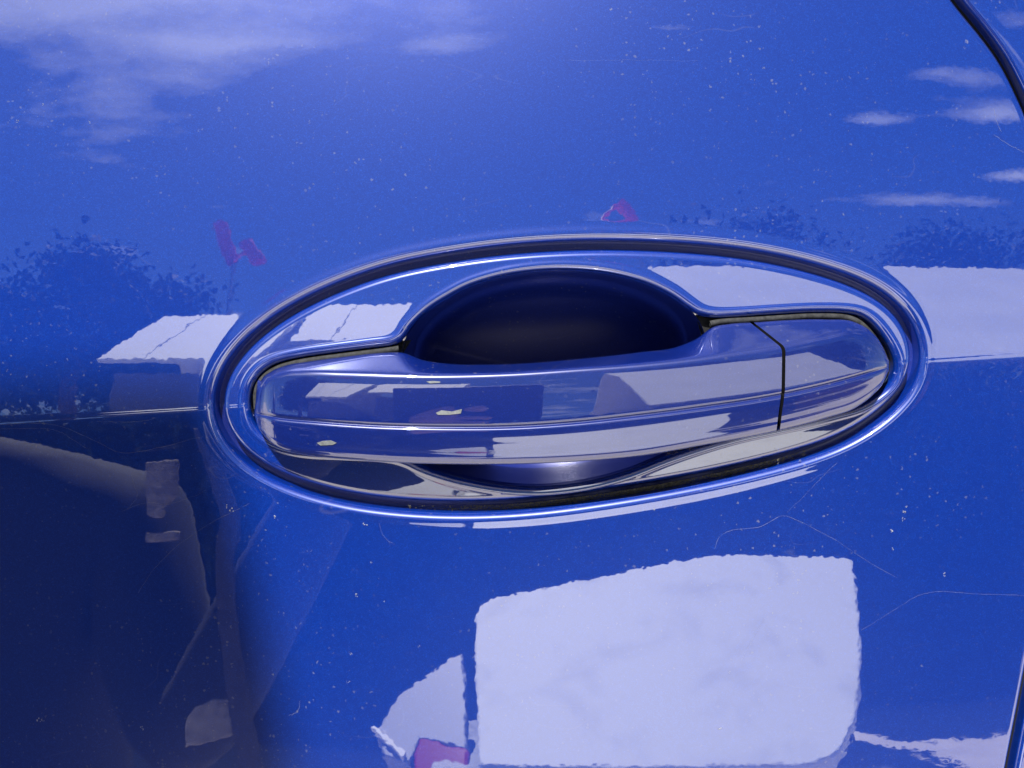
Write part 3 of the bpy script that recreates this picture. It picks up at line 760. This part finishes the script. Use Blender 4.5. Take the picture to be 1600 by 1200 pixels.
# ---- the photographer, seen only as a dark mirror image
PXN = -0.62
m, nn_, ll_, bb_ = new_mat('photographer_clothes')
tc = nd(nn_, 'ShaderNodeNewGeometry'); sp = nd(nn_, 'ShaderNodeSeparateXYZ'); ll_.new(tc.outputs['Position'], sp.inputs[0])
skin_l = math_n(nn_, ll_, 'LESS_THAN', sp.outputs[0], PXN - 0.06)
skin_hi0 = math_n(nn_, ll_, 'GREATER_THAN', sp.outputs[2], 0.985); skin_hand = math_n(nn_, ll_, 'GREATER_THAN', sp.outputs[0], -0.115)
skin_hi = math_n(nn_, ll_, 'MULTIPLY', skin_hi0, skin_l)
legs = math_n(nn_, ll_, 'LESS_THAN', sp.outputs[2], 0.45)
def mixc(fac, a, b):
    x = nd(nn_, 'ShaderNodeMixRGB'); ll_.new(fac, x.inputs[0])
    for i, c in ((1, a), (2, b)):
        if isinstance(c, tuple): x.inputs[i].default_value = (*c, 1)
        else: ll_.new(c, x.inputs[i])
    return x.outputs[0]
cc = mixc(legs, (0.007, 0.008, 0.015), (0.015, 0.017, 0.026))
cc = mixc(math_n(nn_, ll_, 'MAXIMUM', skin_hi, skin_hand), cc, (0.45, 0.27, 0.20))
ll_.new(cc, bb_.inputs['Base Color']); bb_.inputs['Roughness'].default_value = 0.85
M_PERSON = m
PX, PY = -0.62, -0.62
J = {'pelvis': (PX, PY - 0.16, 0.36, .15, .14), 'waist': (PX, PY - 0.12, 0.52, .15, .13), 'chest': (PX + .02, PY - .04, 0.74, .18, .14), 'upper': (PX + .02, PY, 0.88, .15, .12), 'neck': (PX - .10, PY + 0.03, 0.965, .06, .06),
     'jaw': (PX - .17, PY + 0.06, 1.00, .073, .085), 'head': (PX - .20, PY + 0.06, 1.06, .08, .095), 'crown': (PX - .22, PY + 0.04, 1.13, .055, .065),
     'shR': (PX + .21, PY + .01, 0.90, .08, .08), 'elR': (PX + .30, PY + .09, 0.70, .052, .052), 'wrR': (-0.13, PY + .19, 1.00, .034, .034), 'haR': (-0.085, PY + .21, 1.04, .03, .022),
     'shL': (PX - .17, PY + .01, 0.90, .08, .08), 'elL': (PX - .18, PY + .12, 0.68, .052, .052), 'wrL': (PX + .06, PY + .20, 0.60, .034, .034), 'haL': (PX + .13, PY + .21, 0.58, .03, .02),
     'hipR': (PX + .11, PY - .13, .34, .11, .11), 'knR': (PX + .16, PY + .24, .46, .075, .075), 'anR': (PX + .15, PY - .02, .09, .048, .048), 'toR': (PX + .17, PY + .16, .045, .042, .036),
     'hipL': (PX - .11, PY - .13, .34, .11, .11), 'knL': (PX - .16, PY + .22, .44, .075, .075), 'anL': (PX - .15, PY - .02, .09, .048, .048), 'toL': (PX - .19, PY + .16, .045, .042, .036)}
E = [('pelvis','waist'),('waist','chest'),('chest','upper'),('upper','neck'),('neck','jaw'),('jaw','head'),('head','crown'),('upper','shR'),('shR','elR'),('elR','wrR'),('wrR','haR'),
     ('upper','shL'),('shL','elL'),('elL','wrL'),('wrL','haL'),('pelvis','hipR'),('hipR','knR'),('knR','anR'),('anR','toR'),('pelvis','hipL'),('hipL','knL'),('knL','anL'),('anL','toL')]
for side, hand, sg_ in (('R', 'haR', 1), ('L', 'haL', 1)):
    hx_, hy_, hz_ = J[hand][:3]
    for f, (dz, ln) in enumerate([(0.030, .030), (0.012, .036), (-0.008, .036), (-0.026, .028)]):
        J[f'f{side}{f}a'] = (hx_ + .022, hy_ + .008, hz_ + dz, .009, .009); J[f'f{side}{f}b'] = (hx_ + .022 + ln * .7, hy_ + .016, hz_ + dz * 1.1, .008, .008); J[f'f{side}{f}c'] = (hx_ + .022 + ln, hy_ - .004, hz_ + dz * 1.1, .007, .007)
        E += [(hand, f'f{side}{f}a'), (f'f{side}{f}a', f'f{side}{f}b'), (f'f{side}{f}b', f'f{side}{f}c')]
    J[f't{side}a'] = (hx_ + .0, hy_ - .018, hz_ + .035, .011, .011); J[f't{side}b'] = (hx_ + .028, hy_ - .026, hz_ + .045, .009, .009)
    E += [(hand, f't{side}a'), (f't{side}a', f't{side}b')]
names = list(J); me = bpy.data.meshes.new('person')
me.from_pydata([(J[k][0] - PX, J[k][1] - PY, J[k][2]) for k in names], [(names.index(a), names.index(b)) for a, b in E], []); me.update()
person = link(bpy.data.objects.new('person', me)); person.location = (PX, PY, 0)
person['label'] = 'person in dark jacket crouching beside the door with a raised phone'; person['category'] = 'person'
sk = person.modifiers.new('skin', 'SKIN'); sk.use_smooth_shade = True
for i, k in enumerate(names):
    me.skin_vertices[0].data[i].radius = J[k][3:5]; me.skin_vertices[0].data[i].use_root = (k == 'pelvis')
ss = person.modifiers.new('sub', 'SUBSURF'); ss.levels = 2; ss.render_levels = 2
me.materials.append(M_PERSON)
th, ph = np.meshgrid(np.linspace(0, 2 * math.pi, 28, endpoint=False), np.linspace(0.02, 1.75, 14))
hg = np.stack([PX - 0.205 + 0.093 * np.cos(th) * np.sin(ph), PY + 0.05 + 0.108 * np.sin(th) * np.sin(ph) - 0.012, 1.075 + 0.105 * np.cos(ph)], -1)
hg[..., 1] = np.minimum(hg[..., 1], PY + 0.135)
grid_obj('hair', hg, simple_mat('brown_hair', (0.03, 0.02, 0.012), rough=0.6, scale=60), person, closed=True)
phone = empty('phone', (CAM + 0.004 * -C_F).tolist(), 'black phone held up in front of the door', 'phone')
a_, b2 = XA * 0.078, C_U * 0.037; pc = CAM - C_F * 0.004 - XA * 0.055 - C_U * 0.022
slab('case', [pc + a_ + b2, pc - a_ + b2, pc - a_ - b2, pc + a_ - b2], C_F, 0.009, M_BLACK, phone, 0.003)

# pale patches on the dark jacket
def jacket(name, poly, y, col, th=0.01):
    A = np.array([0, y, 0.0]); nn = np.array([0, 1.0, 0])
    pts = np.array([on_plane(a, b, A, nn) for a, b in poly])
    slab(name, pts, nn, th, simple_mat(name + '_cloth', col, rough=0.8, spec=0.1, scale=120, var=0.3), person, 0.002)
jacket('reflective_patch', [(226, 722), (275, 718), (272, 775), (255, 790), (250, 808), (228, 806)], -0.455, (0.30, 0.27, 0.26))
jacket('reflective_patch', [(226, 833), (276, 829), (276, 844), (226, 848)], -0.455, (0.30, 0.27, 0.26))
jacket('reflective_patch', [(288, 1168), (288, 1128), (305, 1104), (330, 1094), (358, 1093), (362, 1150), (330, 1160)], -0.440, (0.34, 0.31, 0.29))
jacket('strap', [(300, 668), (325, 672), (350, 740), (372, 800), (376, 840), (362, 870), (372, 1000), (392, 1120), (412, 1215), (375, 1215), (352, 1080), (338, 960), (335, 860), (345, 810), (325, 750)], -0.430, (0.075, 0.07, 0.075), 0.006)

# ---- unseen board on a post, added to shade the lower front of the door
KS = 2.8
corner = []
for x, y in [(-420, 640), (330, 622), (420, 1000), (500, 1420), (-420, 1420)]:
    uv = unproj(x, y); corner.append(to_world(uv[0], uv[1], float(h_door(uv[0], uv[1]))) + KS * SUN)
corner = np.array(corner)
blocker = empty('added_shade_board', (-2.3, float(corner[0][1]), 0.0), 'dark sheet metal board on a steel post, added to shade the door', 'sign')
slab('board', corner, N, 0.006, simple_mat('dark_enamel', (0.03, 0.03, 0.035), rough=0.5), blocker)
zt = float(corner[:, 2].max()); yt_ = float(corner[:, 1].mean())
grid_obj('post', tube([(-2.3, yt_, 0.0), (-2.3, yt_, 1.2), (-2.3, yt_, zt + 0.38)], 0.03, 14), M_STEEL, blocker, closed=True)
am = corner.mean(0) - N * 0.02
grid_obj('arm', tube([(-2.3, am[1], am[2]), (-1.4, am[1], am[2]), (float(corner[:, 0].max()) - 0.06, am[1], am[2])], 0.014, 10), M_STEEL, blocker, closed=True)
